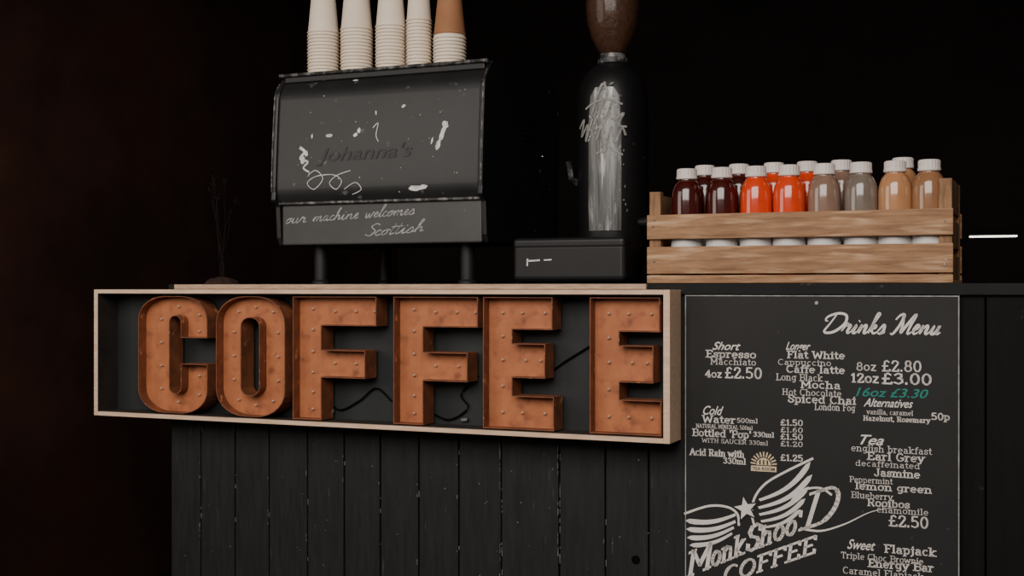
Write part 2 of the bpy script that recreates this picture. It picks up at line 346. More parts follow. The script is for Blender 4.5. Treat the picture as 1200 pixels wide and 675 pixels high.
# ================================================================ COUNTER
CF=.100
us=[200,235,275,315,360,403,445,490,537,587,655,709,760,806]
edges=[S(u,CF) for u in us]
while edges[-1]<1.0: edges.append(edges[-1]+.105)
counter=thing('service_counter',((edges[0]+edges[-1])/2,.45,0),"black painted timber serving counter clad in vertical planks","counter")
cl=MB()
for i in range(len(edges)-1):
    off=random.uniform(0,.003)
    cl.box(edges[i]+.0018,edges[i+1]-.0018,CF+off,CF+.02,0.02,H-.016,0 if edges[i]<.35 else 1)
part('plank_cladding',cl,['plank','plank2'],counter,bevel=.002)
ch=MB()
for u,den in ((587,26),(655,36),(537,5),(315,6),(275,4),(445,4),(235,12),(709,4),(403,3),(490,4),(360,5)):
    s0=S(u,CF)
    for k in range(den):
        z=random.uniform(.40,.74); hh=random.uniform(.002,.016)
        x=s0+random.choice((-1,1))*random.uniform(.0022,.0030)
        ch.box(x-.0006*random.uniform(.5,1.3),x+.0006*random.uniform(.5,1.3),CF-.0006,CF+.002,z,z+hh)
for k in range(40):
    x=random.uniform(edges[0],.02); z=random.uniform(.38,.75); r=random.uniform(.0004,.0011)
    ch.box(x-r,x+r,CF-.0006,CF+.003,z-r,z+r*random.uniform(1,3))
part('paint_chips',ch,'chip',counter,label="pale flecks of chipped paint",kind='stuff')
hx,hz=PT(745,656,CF)
part('knot_hole',MB().tube([(hx,CF-.001,hz),(hx,CF+.001,hz)],.010,16),'hole',counter)
part('frame_carcass',MB().box(edges[0]+.002,edges[-1]-.002,CF+.021,.82,0,H-.016),'hole',counter)
wt=thing('worktop',((edges[0]+edges[-1])/2,.45,H-.015),"thin dark worktop with pale timber edging along its front","worktop")
part('top_board',MB().box(edges[0],edges[-1],.090,.84,H-.015,TOPZ),'top',wt,bevel=.002)
part('edging_strip',MB().box(S(204,.08),S(757,.08),.080,.0899,H-.003,TOPZ-.0005),'wood_trim',wt,bevel=.001,label="pale timber edging strip")
# ================================================================ SIGN
sx0=S(110,0); sx1=S(785,0); SZT=H-.004; SZB=H-.341; FT=.0105; SDp=.088
sign=thing('marquee_sign',((sx0+sx1)/2,.045,SZB),"long pale pine box sign holding rusty orange letters","sign")
part('side_frame',MB().box(sx0,sx0+.012,0,SDp,SZB,SZT),'wood_pale',sign,bevel=.001)
part('side_frame',MB().box(sx1-.015,sx1,0,SDp,SZB,SZT),'wood_pale',sign,bevel=.001)
part('top_frame',MB().box(sx0+.012,sx1-.015,0,SDp,SZT-FT,SZT),'wood_pale',sign,bevel=.001)
part('bottom_frame',MB().box(sx0+.012,sx1-.015,0,SDp,SZB,SZB+FT),'wood_pale',sign,bevel=.001)
part('back_panel',MB().box(sx0+.012,sx1-.015,SDp-.008,SDp,SZB+FT,SZT-FT),'backing',sign)
ln=MB(); ln.box(sx0+.0121,sx0+.0133,.002,SDp-.008,SZB+FT,SZT-FT); ln.box(sx0+.0133,sx1-.0151,.002,SDp-.008,SZT-FT-.0012,SZT-FT-.0001)
ln.box(sx0+.0133,sx1-.0151,.010,SDp-.008,SZB+FT+.0001,SZB+FT+.001)
part('inner_lining',ln,'liner',sign,label="dark inner lining")  # thin dark strips along the inner faces of the frame
def arc(cx,cy,rx,ry,a0,a1,n=7): return [(cx+rx*math.cos(math.radians(a0+(a1-a0)*i/n)),cy+ry*math.sin(math.radians(a0+(a1-a0)*i/n))) for i in range(n+1)]
def rr(x0,x1,y0,y1,rx,ry):
    return arc(x1-rx,y0+ry,rx,ry,-90,0)+arc(x1-rx,y1-ry,rx,ry,0,90)+arc(x0+rx,y1-ry,rx,ry,90,180)+arc(x0+rx,y0+ry,rx,ry,180,270)
Cp=[(1,.355)]+arc(.62,.20,.38,.20,0,-90)+arc(.38,.20,.38,.20,-90,-180)+arc(.38,.80,.38,.20,180,90)+arc(.62,.80,.38,.20,90,0)+[(1,.575),(.62,.575)]+arc(.54,.78,.08,.05,0,180,6)+arc(.54,.22,.08,.05,180,360,6)+[(.62,.355)]
def Fp(st,ta,ma,m0,m1,t1): return [(0,0),(ta,0),(ta,t1),(st,t1),(st,m0),(ma,m0),(ma,m1),(st,m1),(st,1),(0,1)]
def Ep(st,ma,t1,m0,m1,b0): return [(0,0),(.98,0),(.98,t1),(st,t1),(st,m0),(ma,m0),(ma,m1),(st,m1),(st,b0),(1,b0),(1,1),(0,1)]
LT=H-.021; LB=H-.327; LD0=.014; LD1=.070
letters=[('C',162,243,[Cp],[(.25,.2),(.25,.4),(.25,.6),(.25,.8),(.5,.09),(.8,.16),(.8,.3),(.5,.91),(.8,.84),(.8,.68)]),
('O',253,334,[rr(0,1,0,1,.42,.22),rr(.37,.63,.18,.82,.12,.07)],[(.18,.3),(.18,.5),(.18,.7),(.82,.3),(.82,.5),(.82,.7),(.5,.09),(.5,.91),(.25,.13),(.75,.13),(.25,.87),(.75,.87)]),
('F',343,441,[Fp(.35,1,.87,.43,.655,.235)],[(.18,.1),(.18,.27),(.18,.45),(.18,.62),(.18,.78),(.18,.92),(.45,.12),(.7,.12),(.92,.12),(.45,.54),(.7,.54)]),
('F',461,560,[Fp(.36,1,.88,.43,.655,.235)],[(.19,.1),(.19,.27),(.19,.45),(.19,.62),(.19,.78),(.19,.92),(.45,.12),(.7,.12),(.92,.12),(.45,.54),(.72,.54)]),
('E',566,649,[Ep(.42,.88,.245,.35,.61,.745)],[(.22,.12),(.22,.3),(.22,.48),(.22,.68),(.22,.88),(.5,.12),(.82,.12),(.55,.48),(.76,.48),(.5,.88),(.82,.88)]),
('E',691,775,[Ep(.42,.89,.25,.35,.62,.745)],[(.22,.12),(.22,.3),(.22,.48),(.22,.68),(.22,.88),(.5,.12),(.82,.12),(.55,.48),(.76,.48),(.5,.88),(.82,.88)])]
def offs(poly,t):
    n=len(poly); A=sum(poly[i][0]*poly[(i+1)%n][1]-poly[(i+1)%n][0]*poly[i][1] for i in range(n)); sg=1 if A>0 else -1
    out=[]
    for i in range(n):
        p=Vector(poly[i]);a=(p-Vector(poly[i-1]));b=(Vector(poly[(i+1)%n])-p)
        if a.length<1e-7: a=b
        if b.length<1e-7: b=a
        a=a.normalized(); b=b.normalized()
        na=Vector((-a.y,a.x))*sg; nb=Vector((-b.y,b.x))*sg; m=(na+nb)
        m=m/max(m.dot(na),.3) if m.length>1e-6 else na
        out.append(p+m*t)
    return out
def dedupe(poly):
    o=[]
    for p in poly:
        if not o or (Vector(p)-Vector(o[-1])).length>1e-5: o.append(p)
    if (Vector(o[0])-Vector(o[-1])).length<1e-5: o.pop()
    return o
for nm,ua,ub,loops,bul in letters:
    a=S(ua,LD0); b=S(ub,LD0)
    mp=lambda p:(a+(b-a)*p[0],LT+(LB-LT)*p[1])
    L=[dedupe([mp(p) for p in lp]) for lp in loops]
    FDm=LD0+.030
    face=MB(); allv=[v for l in L for v in l]
    tess=geometry.tessellate_polygon([[Vector((p[0],p[1],0)) for p in l] for l in L])
    face.add([(p[0],FDm,p[1]) for p in allv],[tuple(t) for t in tess])
    face.add([(p[0],FDm+.003,p[1]) for p in allv],[tuple(t) for t in tess])
    fo=part('sign_letter',face,'orange',sign,label="rusty orange metal letter "+nm,fix=False)
    rim=MB()
    for li,l in enumerate(L):
        inn=offs(l,.0022 if li==0 else -.0022); n=len(l)
        vs=[(p[0],LD0,p[1]) for p in l]+[(p[0],LD0,p[1]) for p in inn]+[(p[0],LD1,p[1]) for p in l]+[(p[0],LD1,p[1]) for p in inn]
        fs=[]
        for i in range(n):
            j=(i+1)%n
            fs+=[(i,j,n+j,n+i),(i,2*n+i,2*n+j,j),(n+i,n+j,3*n+j,3*n+i),(2*n+i,3*n+i,3*n+j,2*n+j)]
        rim.add(vs,fs)
    part('letter_rim',rim,'rim',fo,label="raised brown rusted metal rim")
    part('standoff',MB().box(mp((.1,.3))[0],mp((.25,.3))[0],LD1-.02,SDp-.008,mp((0,.7))[1],mp((0,.3))[1]),'rim',fo)
    for q in bul:
        x,z=mp(q); bb=MB()
        bb.tube([(x,FDm+.001,z),(x,FDm-.004,z),(x,FDm-.007,z),(x,FDm-.009,z)],[.0030,.0033,.0028,.0010],8)
        part('bulb',bb,'bulb',fo,smooth=True)
def cable(pp,name='cable'):
    pts=[]
    for u,v in pp:
        x,z=PT(u,v,.072); pts.append((x,z))
    sp=smooth_pts(pts,6)
    part(name,MB().tube([(p.x,.0745,p.y) for p in sp],.0022,8),'hole',sign,smooth=True)
cable([(378,452),(395,480),(420,470),(440,455),(458,470)])
cable([(500,480),(525,492),(548,478),(540,462),(560,440)])
cable([(640,440),(660,425),(692,405)])
x,z=PT(543,492,.07)
part('cable_clip',MB().box(x-.010,x+.010,.070,.080,z-.004,z+.004),'wornedge',sign,bevel=.002)
x,z=PT(388,482,.07)
part('cable_clip',MB().box(x-.008,x+.008,.066,.080,z-.006,z+.006),'wornedge',sign,bevel=.002)
# ================================================================ MENU BOARD
BD=.084
bx0=S(804,BD); bx1=S(1123,BD); bt=H-.018; bb_=H-.86
menu=thing('menu_board',((bx0+bx1)/2,.09,bb_),"black drinks menu board with white lettering on the counter front","menu board")
part('board_panel',MB().box(bx0,bx1,BD,BD+.012,bb_,bt),'board',menu)
et=MB(); e=.0020
et.box(bx0-e,bx0,BD-.001,BD+.012,bb_,bt+e); et.box(bx1,bx1+e,BD-.001,BD+.012,bb_,bt+e); et.box(bx0,bx1,BD-.001,BD+.012,bt,bt+e); et.box(bx0,bx1,BD-.001,BD+.012,bb_-e,bb_)
part('board_edging',et,'edge',menu)
fb=lambda x,z:BD-.0008
def T(mb,t,u0,u1,v,h,kind='r'):
    a=S(u0,BD); b=S(u1,BD); sm=(a+b)/2; z=Z(v,sm,BD); hh=h/F*YD(sm,BD)
    t=t.replace('#','\u00a3')
    if kind=='s': put_text(mb,t,(a,z),(b,z),hh,fb,.012,.45)
    elif kind=='b': slab(mb,t,(a,z),(b,z),hh,fb,.205)
    elif kind=='m': slab(mb,t,(a,z),(b,z),hh,fb,.165)
    else: slab(mb,t,(a,z),(b,z),hh,fb,.12)
def section(name,items):
    mb=MB()
    for a in items: T(mb,*a)
    part(name,mb,'white',menu,fix=False)
section('espresso_lettering',[("Short",835,868,410,9,'s'),("Espresso",828,886,419,8,'b'),("Macchiato",833,886,427.5,7,'r'),("4oz",827,846,442,8,'b'),("#2.50",850,893,443,12,'m')])
section('coffee_lettering',[("Longer",921,950,410,9,'s'),("Flat White",923,990,420,8,'b'),("Cappuccino",912,974,428,6.5,'r'),("Caffe latte",922,990,437,8,'b'),
("Long Black",910,964,446,7.5,'r'),("Mocha",939,985,455,8,'b'),("Hot Chocolate",917,986,463.5,7,'r'),("Spiced Chai",924,1003,472.5,8.5,'b'),("London Fog",955,1002,481,7.5,'r')])
section('price_lettering',[("8oz",1004,1027,434,9,'m'),("#2.80",1034,1080,435,12,'m'),("12oz",998,1030,448,10,'b'),("#3.00",1034,1092,450,12,'b')])
section('extras_lettering',[("Alternatives",1012,1070,477,9.5,'s'),("vanilla, caramel",1016,1070,486,5.5,'r'),("Hazelnut, Rosemary",1012,1090,494,5.5,'b'),("50p",1092,1113,492,7.5,'b')])
section('cold_lettering',[("Cold",824,848,486,10,'s'),("Water",824,862,495.5,8,'b'),("500ml",864,888,495.5,5,'m'),("#1.50",915,941,498.5,6.5,'b'),
("NATURAL MINERAL 500ml",816,882,502.5,4.6,'r'),("#1.60",915,941,506.5,5.5,'m'),("Bottled 'Pop'",812,880,512,8,'b'),("330ml",883,907,512,5.5,'b'),("#1.50",915,941,515,6.5,'b'),
("WITH SAUCER 330ml",823,900,520,4.8,'r'),("#1.20",915,941,523,5.5,'m'),("Acid Rain with",809,872,534.5,7.5,'b'),("330ml",848,874,543.5,6.5,'b'),("#1.25",915,941,540,7,'b')])
section('tea_lettering',[("Tea",1008,1036,521,11,'s'),("english breakfast",998,1092,530.5,7.5,'r'),("Earl Grey",1017,1083,540,8.5,'b'),("decaffeinated",1003,1078,547.5,6.5,'r'),
("Jasmine",1025,1078,559,8.5,'b'),("Peppermint",996,1046,566,6.5,'r'),("lemon green",1003,1092,575.5,8,'b'),("Blueberry",998,1046,584.5,7,'r'),
("Rooibos",1017,1066,594,8,'b'),("chamomile",1028,1088,602,7,'r'),("#2.50",1042,1088,617.5,12.5,'m')])
section('sweet_lettering',[("Sweet",993,1026,644,11,'s'),("Flapjack",1037,1097,649.5,9,'b'),("Triple Choc Brownie",986,1082,657.5,7,'r'),("Energy Bar",1018,1094,667,9,'b'),("Caramel Flapjack",988,1082,675.5,7.5,'r')])
tt=MB(); A=PT(966,390,BD);B=PT(1102,386,BD)
cursive(tt,"Drinks Menu",A,(B[0],A[1]),.042,.0036,fb,slant=.38,thick=True)
part('title_lettering',tt,'white',menu,fix=False)
tl=MB(); a=PT(1003,464,BD); b=PT(1088,461,BD); put_text(tl,"16oz \u00a33.30",a,(b[0],a[1]),.018,fb,.012,.3)
part('handwritten_price',tl,'teal',menu,fix=False,label="teal handwritten price")
bg=MB(); cx_,cz_=PT(895,545,BD); r=.026
n=12; vs=[(cx_,BD-.0008,cz_)]+[(cx_+r*.62*math.cos(math.pi*i/n),BD-.0008,cz_+r*.62*math.sin(math.pi*i/n)) for i in range(n+1)]
bg.add(vs,[(0,1+i,2+i) for i in range(n)])
for i in range(11):
    a=math.pi*(i+.5)/11
    bg.ribbon([(cx_+r*.7*math.cos(a),cz_+r*.7*math.sin(a)),(cx_+r*1.12*math.cos(a),cz_+r*1.12*math.sin(a))],.0032,fb)
bg.box(cx_-.028,cx_+.028,BD-.0008,BD-.0002,cz_-.014,cz_-.002)
part('round_badge',bg,'cream',menu,fix=False,label="cream sunburst badge")
bt2=MB(); put_text(bt2,"TEA ROOM",(cx_-.024,cz_-.0115),(cx_+.024,cz_-.0115),.0065,lambda x,z:BD-.0012,.015)
for k in (-1,0,1): bt2.box(cx_+k*.008-.0015,cx_+k*.008+.0015,BD-.0012,BD-.0010,cz_+.001,cz_+.011)
part('badge_lettering',bt2,'board',menu,fix=False)
lg=MB()
def Q(u,v): return PT(u,v,BD)
def feather(r0,tip,w,bend):
    a=Vector(Q(*r0)); b=Vector(Q(*tip)); d=b-a; nn=Vector((-d.y,d.x)).normalized(); ww=w/F*2.85
    top=[];bot=[]
    for i in range(13):
        t=i/12; c=a+d*t+nn*bend*math.sin(t*math.pi)*d.length
        prof=(.45+.55*t)*(1 if t<.8 else math.sqrt(max(0,1-((t-.8)/.2)**2)))
        top.append(c+nn*ww*prof*.5); bot.append(c-nn*ww*prof*.5)
    for i in range(12):
        lg.add([(p.x,BD-.0008,p.y) for p in (bot[i],bot[i+1],top[i+1],top[i])],[(0,1,2,3)])
for r0,tip,w in (((890,586),(950,541),7),((889,595),(952,556),7),((890,603),(948,570),6.5),((892,611),(944,584),6),((895,618),(938,597),5)):
    feather(r0,tip,w,-.10)
lg.ribbon(smooth_pts([Q(884,616),Q(881,600),Q(885,582),Q(898,566),Q(922,552),Q(953,537)],6),.005,fb)
for r0,tip,w in (((862,603),(803,610),7),((862,611),(804,620),7),((860,618),(805,630),6.5),((858,625),(808,639),6)):
    feather(r0,tip,w,.08)
lg.ribbon(smooth_pts([Q(866,616),Q(864,602),Q(852,594),Q(830,593),Q(802,602)],6),.005,fb)
sc=Vector(Q(874,596)); R=.026
pts=[]
for i in range(10):
    a=math.radians(90+36*i+12); rr_=R if i%2==0 else R*.42; pts.append((sc.x+rr_*math.cos(a),BD-.0016,sc.y+rr_*math.sin(a)))
lg.add([(sc.x,BD-.0016,sc.y)]+pts,[(0,1+i,1+(i+1)%10) for i in range(10)])
part('winged_emblem',lg,'white',menu,fix=False)
dk=MB(); pts2=[(sc.x+(p[0]-sc.x)*1.35,BD-.0012,sc.y+(p[2]-sc.y)*1.35) for p in pts]
dk.add([(sc.x,BD-.0012,sc.y)]+pts2,[(0,1+i,1+(i+1)%10) for i in range(10)])
part('star_outline',dk,'board',menu,fix=False)
ll=MB(); fe=lambda x,z:BD-.0014
slab(ll,"M",Q(806,676),Q(833,664),.052,fe,.17,True,slant=.15)
slab(ll,"onk",Q(834,664),Q(872,648),.043,fe,.17,True,slant=.12)
slab(ll,"S",Q(875,647),Q(890,641),.052,fe,.17,True,slant=.15)
slab(ll,"hoo'",Q(891,641),Q(938,622),.042,fe,.17,True,slant=.12)
slab(ll,"D",Q(940,620),Q(978,608),.070,fe,.13,True,slant=.25)
slab(ll,"COFFEE",Q(848,684),Q(955,647),.034,fe,.20,True,slant=.1)
ll.ribbon(smooth_pts([Q(938,619),Q(962,622),Q(990,614),Q(1020,600),Q(1046,595)],6),lambda t:.0050*(1.1-t),fe)
ll.ribbon(smooth_pts([Q(925,592),Q(933,580),Q(945,573),Q(962,572),Q(975,580)],6),.0045,fe)
part('emblem_lettering',ll,'white',menu,fix=False)
x,z=PT(957,355,BD)
part('screw',MB().tube([(x,BD+.001,z),(x,BD-.002,z),(x,BD-.003,z)],[.004,.004,.002],12),'edge',menu)
# ================================================================ COFFEE MACHINE
mx0=S(326,.15); mx1=S(570,.15)
zb=H+.112; zm=H+.224; zt=H+.560
mach=thing('espresso_machine',((mx0+mx1)/2,.4,TOPZ),"boxy worn black espresso machine with painted scrawls","espresso machine")
part('body',MB().box(mx0+.012,mx1-.012,.19,.62,zb+.005,zt-.022),'mach_dark',mach,bevel=.006)
def dpan(z):
    t=max(0,min(1,(z-zm)/(zt-.02-zm))); return .128+.020*t**1.6+.022*max(0,(t-.86)/.14)**2+.010*(1-min(1,t*8))**2
N=24
prof=[(dpan(zm+(zt-.02-zm)*i/N),zm+(zt-.02-zm)*i/N) for i in range(N+1)]
poly=prof+[(.24,zt-.02),(.24,zm)]
part('upper_panel',MB().prism(poly,mx0+.010,mx1-.012),'mach',mach,smooth=True,label="curved black enamel panel with white scrawls")
part('lower_panel',MB().box(mx0+.014,mx1-.012,.148,.2,zb,zm-.006),'mach2',mach,bevel=.004,label="flat grey panel with handwriting")
part('panel_ledge',MB().box(mx0+.006,mx1-.006,.138,.19,zm-.007,zm+.001),'wornedge',mach,bevel=.002)
def cheek(x0,x1):
    pl=[(.160,zb),(.148,zb+.02),(.142,zm-.01),(.120,zm+.005)]+[(dpan(zm+(zt-.02-zm)*i/N)-.007,zm+(zt-.02-zm)*i/N) for i in range(2,N+1)]+[(.180,zt+.002),(.60,zt+.002),(.635,zt-.03),(.635,zb)]
    return MB().prism(pl,x0,x1)
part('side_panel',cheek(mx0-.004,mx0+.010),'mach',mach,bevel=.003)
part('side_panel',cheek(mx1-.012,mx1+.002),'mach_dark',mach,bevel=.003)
part('cup_tray',MB().box(mx0+.010,mx1-.012,.165,.62,zt-.020,zt-.002),'mach_dark',mach,bevel=.003)
part('tray_rail',MB().tube([(mx0-.002,.160,zt+.0),(mx1,.160,zt+.0)],.0045,10),'wornedge',mach,smooth=True,label="worn metal front rail")
part('edge_trim',MB().tube([(mx1-.002,dpan(zm+(zt-.02-zm)*i/N)-.008,zm+(zt-.02-zm)*i/N) for i in range(2,N+1)],.0022,8),'wornedge',mach,smooth=True)
part('edge_trim',MB().tube([(mx0-.001,dpan(zm+(zt-.02-zm)*i/N)-.008,zm+(zt-.02-zm)*i/N) for i in range(2,N+1)],.0022,8),'wornedge',mach,smooth=True)
for fx in (S(374,.2),S(546,.2)):
    for fy in (.21,.56):
        part('foot',MB().lathe([(.024,0),(.024,.006),(.018,.012),(.018,zb-TOPZ+.004)],(fx,fy,TOPZ),20),'foot',mach,smooth=True)
for k in range(5):
    zc=zt-.12-k*.014
    part('vent_slot',MB().box(mx1+.0015,mx1+.0032,.36,.50,zc,zc+.004),'hole',mach)
pm=MB(); fu=lambda x,z: dpan(z)-.0016
def QU(u,v): s=S(u,.135); return (s,Z(v,s,.135))
def rb(pts,w,mi=0): pm.ribbon(smooth_pts([QU(*p) for p in pts],5),w,fu,mi)
rb([(352,173),(358,178),(353,186),(362,190),(357,197),(364,202)],lambda t:.008*(1-.5*t))
rb([(363,205),(372,200),(380,210),(370,222),(362,215),(372,207),(392,205),(402,212),(396,222),(388,215),(396,206),(412,200)],.0020)
rb([(405,222),(418,214),(425,222),(414,228)],.0018)
rb([(437,150),(443,144),(441,158),(444,166)],.0022)
for u,v,a,b_,an in ((519,156,.007,.030,-.35),(522,146,.010,.012,0),(514,170,.008,.014,-.2),(488,221,.026,.008,0),(498,219,.012,.007,0),(410,92,.010,.0025,0),(417,158,.008,.006,.4),(421,153,.006,.008,0),(472,124,.008,.0045,.3),(386,159,.012,.005,0),(356,188,.008,.012,0),(360,180,.007,.009,0),(366,160,.003,.008,0),(507,165,.003,.010,-.3),(440,132,.0025,.007,.2)):
    pm.blob(QU(u,v),a,b_,fu,an)
for k in range(34):
    pm.blob(QU(random.gauss(450,60) if k%2 else random.uniform(335,560),random.uniform(95,228)),random.uniform(.0006,.0016),random.uniform(.0006,.0022),fu,random.uniform(0,3))
part('paint_scrawl',pm,'paint',mach,fix=False,label="white paint scrawls and splashes",kind='stuff')
pf=MB(); a=QU(372,190);b=QU(484,184)
put_text(pf,"Johanna's",a,(b[0],a[1]+.004),.034,fu,.01,.3)
part('faded_lettering',pf,'faint',mach,fix=False)
hw=MB(); fl=lambda x,z:.147
def QL(u,v): return PT(u,v,.147)
cursive(hw,"our machine welcomes",QL(336,262),QL(486,251),.030,.0022,fl)
cursive(hw,"Scottish",QL(428,277),QL(497,271),.030,.0025,fl)
part('handwriting',hw,'script',mach,fix=False,label="white handwritten words")
# ================================================================ CUPS
def cup_mesh(name,mat,r0,r1,h):
    t=.0008; mb=MB()
    pr=[(r0,.0012),(r0+.0018,.0006),(r0+.0026,.0022),(r0+.0018,.0040),(r0,.0042)]
    pr+=[(r0+(r1-r0)*k/6,.0042+(h-.0042)*k/6) for k in range(1,7)]
    pr+=[(r1-.0012,h),(r1-.0016,h-.006),(.0001,h-.006),(.0001,h-.0068),(r1-.0018,h-.0068),(r0-t,.0012)]
    mb.lathe(pr,(0,0,0),32,closed=True)
    return mesh_from(mb,name,[mat],Vector((0,0,0)),True)
cups={}
stacks=[(379,38,14,0,'tall'),(418,39,14,0,'tall'),(458,37,14,0,'tall'),(491,31,15,0,'small'),(527,40,10,1,'mixed')]
for u,w,n,kr,kd in stacks:
    d=.225; s=S(u,d); r0=w/F*YD(s,d)/2-.0026
    for i in range(n):
        mat='kraft' if (kr and i==n-1) else 'cup'
        key=(round(r0,4),mat)
        if key not in cups: cups[key]=cup_mesh('paper_cup',mat,r0*(.985 if mat=='kraft' else 1),r0*(.71 if mat=='kraft' else .70 if kr else .76),.112)
        o=bpy.data.objects.new('paper_cup',cups[key]); COL.objects.link(o)
        z=zt-.0015+i*.0090+(.002 if mat=='kraft' else 0)
        o.location=W((s,d,z)); o.rotation_euler=(0,0,random.uniform(0,6))
        lab="brown kraft paper cup upside down on a white cup stack" if mat=='kraft' else ("narrow white paper cup nested upside down in a stack" if kd=='small' else "white paper cup nested upside down in a stack")
        props(o,lab,"paper cup","upturned paper cups on the espresso machine")
# ================================================================ GRINDER
gd=.36; gs=S(718,gd); gy=YD(gs,gd)
def zz(v): return H+(CY-v)/F*gy
gr=thing('coffee_grinder',(gs,gd,TOPZ),"tall black coffee grinder with bean hopper and white scrawl","coffee grinder")
R=42/F*gy
bp=[(R*.80,TOPZ),(R*.80,TOPZ+.03),(R*.92,TOPZ+.06),(R*.97,zz(270)),(R,zz(220)),(R,zz(130)),(R*.97,zz(112)),(R*.89,zz(98)),(R*.76,zz(88)),(R*.60,zz(80)),(R*.40,zz(76)),(.0001,zz(76))]
part('grinder_body',MB().lathe(bp,(gs,gd,0),48),'grinder',gr,smooth=True)
part('collar',MB().lathe([(R*.36,zz(77)),(R*.42,zz(75)),(R*.42,zz(70)),(R*.36,zz(69)),(R*.36,zz(64)),(.001,zz(64))],(gs,gd,0),32),'wornedge',gr,smooth=True)
hp=[(R*.34,zz(66)),(R*.42,zz(60)),(R*.60,zz(46)),(R*.72,zz(28)),(R*.77,zz(8)),(R*.74,zz(-20)),(R*.66,zz(-50)),(R*.64,zz(-50)),(R*.75,zz(8)),(R*.70,zz(28)),(R*.58,zz(46)),(R*.40,zz(60)),(R*.32,zz(64))]
part('hopper',MB().lathe(hp,(gs,gd,0),40,closed=True),'hopper',gr,smooth=True,label="clear smoked bean hopper")
part('hopper_lid',MB().lathe([(.001,zz(-50)),(R*.70,zz(-50)),(R*.70,zz(-58)),(R*.3,zz(-62)),(.001,zz(-62))],(gs,gd,0),40),'mach_dark',gr,smooth=True)
part('coffee_beans',MB().lathe([(R*.30,zz(63)),(R*.38,zz(59)),(R*.56,zz(45)),(R*.68,zz(28)),(R*.73,zz(8)),(R*.71,zz(-10)),(R*.35,zz(-18)),(.001,zz(-20))],(gs,gd,0),48),'beans',gr,smooth=True)
fp=MB(); vs=[];fs=[]; n=12; zs=[zz(272),zz(240),zz(200),zz(150),zz(118),zz(108)]
for j,zq in enumerate(zs):
    half=.46 if j<4 else (.40 if j==4 else .25)
    for i in range(n+1):
        a=-math.pi/2+.10+(-half+2*half*i/n); rr_=R*(.975 if j==0 else .985 if j>4 else 1.0)+.003
        vs.append((gs+rr_*math.cos(a),gd+rr_*math.sin(a),zq))
for j in range(len(zs)-1):
    for i in range(n): fs.append((j*(n+1)+i,j*(n+1)+i+1,(j+1)*(n+1)+i+1,(j+1)*(n+1)+i))
fp.add(vs,fs); part('front_highlight',fp,'steel',gr,smooth=True,fix=False,label="scratched steel front plate")  # added plate, paints the vertical highlight of the grinder body
sc_=MB(); 
def fg(x,z):
    q=(R+.0045)**2-(x-gs)**2; return gd-math.sqrt(max(q,1e-6))
def QG(u,v):
    return (S(u,gd-R*.7),H+(CY-v)/F*(gy-R*.7))
def gl(pts,w): sc_.ribbon(smooth_pts([QG(*p) for p in pts],5),w,fg)
gl([(681,150),(688,140),(684,160),(693,146),(690,166),(699,140)],.005)
gl([(698,135),(706,110),(712,100),(716,112),(709,130),(700,150),(712,146),(722,120)],.006)
gl([(690,128),(700,122),(715,118),(732,124)],.005)
gl([(704,165),(710,150),(714,172),(721,150),(724,170),(731,152),(735,160)],.005)
gl([(707,180),(716,176),(712,160),(724,180),(730,172)],.004)
gl([(716,135),(724,142),(733,134),(728,148),(736,150)],.005)
for k in range(30):
    sc_.blob(QG(random.gauss(712,10),min(182,max(100,random.gauss(140,20)))),random.uniform(.002,.006),random.uniform(.003,.008),fg,random.uniform(0,3))
for k in range(26):
    sc_.blob(QG(random.uniform(700,738),random.uniform(175,270)),random.uniform(.0006,.0015),random.uniform(.002,.005),fg)
part('paint_scrawl',sc_,'paintdim',gr,fix=False,label="faded white painted scrawl",kind='stuff')
part('adjust_knob',MB().tube([(gs+R*.9,gd-.03,zz(262)),(gs+R*1.18,gd-.035,zz(262))],[.012,.014],16),'mach_dark',gr,smooth=True)
part('side_lever',MB().tube([(gs-R*.9,gd-.03,zz(215)),(gs-R*1.03,gd-.05,zz(210)),(gs-R*1.05,gd-.06,zz(190))],[.008,.007,.009],12),'wornedge',gr,smooth=True)
kx0=S(600,.135); kx1=S(733,.135); kz=Z(279,kx0,.135)
kb=thing('knock_box',((kx0+kx1)/2,.17,TOPZ),"low black rounded knock box in front of the grinder","knock box")
part('box_body',MB().box(kx0,kx1,.135,.205,TOPZ+.004,kz-.012),'mach_dark',kb,bevel=.014,seg=4)
part('box_lid',MB().box(kx0+.001,kx1-.001,.134,.206,kz-.030,kz),'mach_dark',kb,bevel=.011,seg=4)
for a in (kx0+.02,kx1-.02):
    for b in (.15,.19): part('foot',MB().lathe([(.008,0),(.008,.008)],(a,b,TOPZ),12),'hole',kb)
dm=MB()
a=PT(617,306,.1335); fk=lambda x,z:.1330
dm.ribbon([a,(a[0]+.035,a[1]+.002)],.004,fk); dm.ribbon([(a[0]+.002,a[1]-.012),(a[0]+.003,a[1]+.006)],.004,fk); dm.ribbon([(a[0]+.045,a[1]+.002),(a[0]+.065,a[1]+.003)],.003,fk)
part('logo_dashes',dm,'paint',kb,fix=False)  # small white logo text drawn as plain dashes
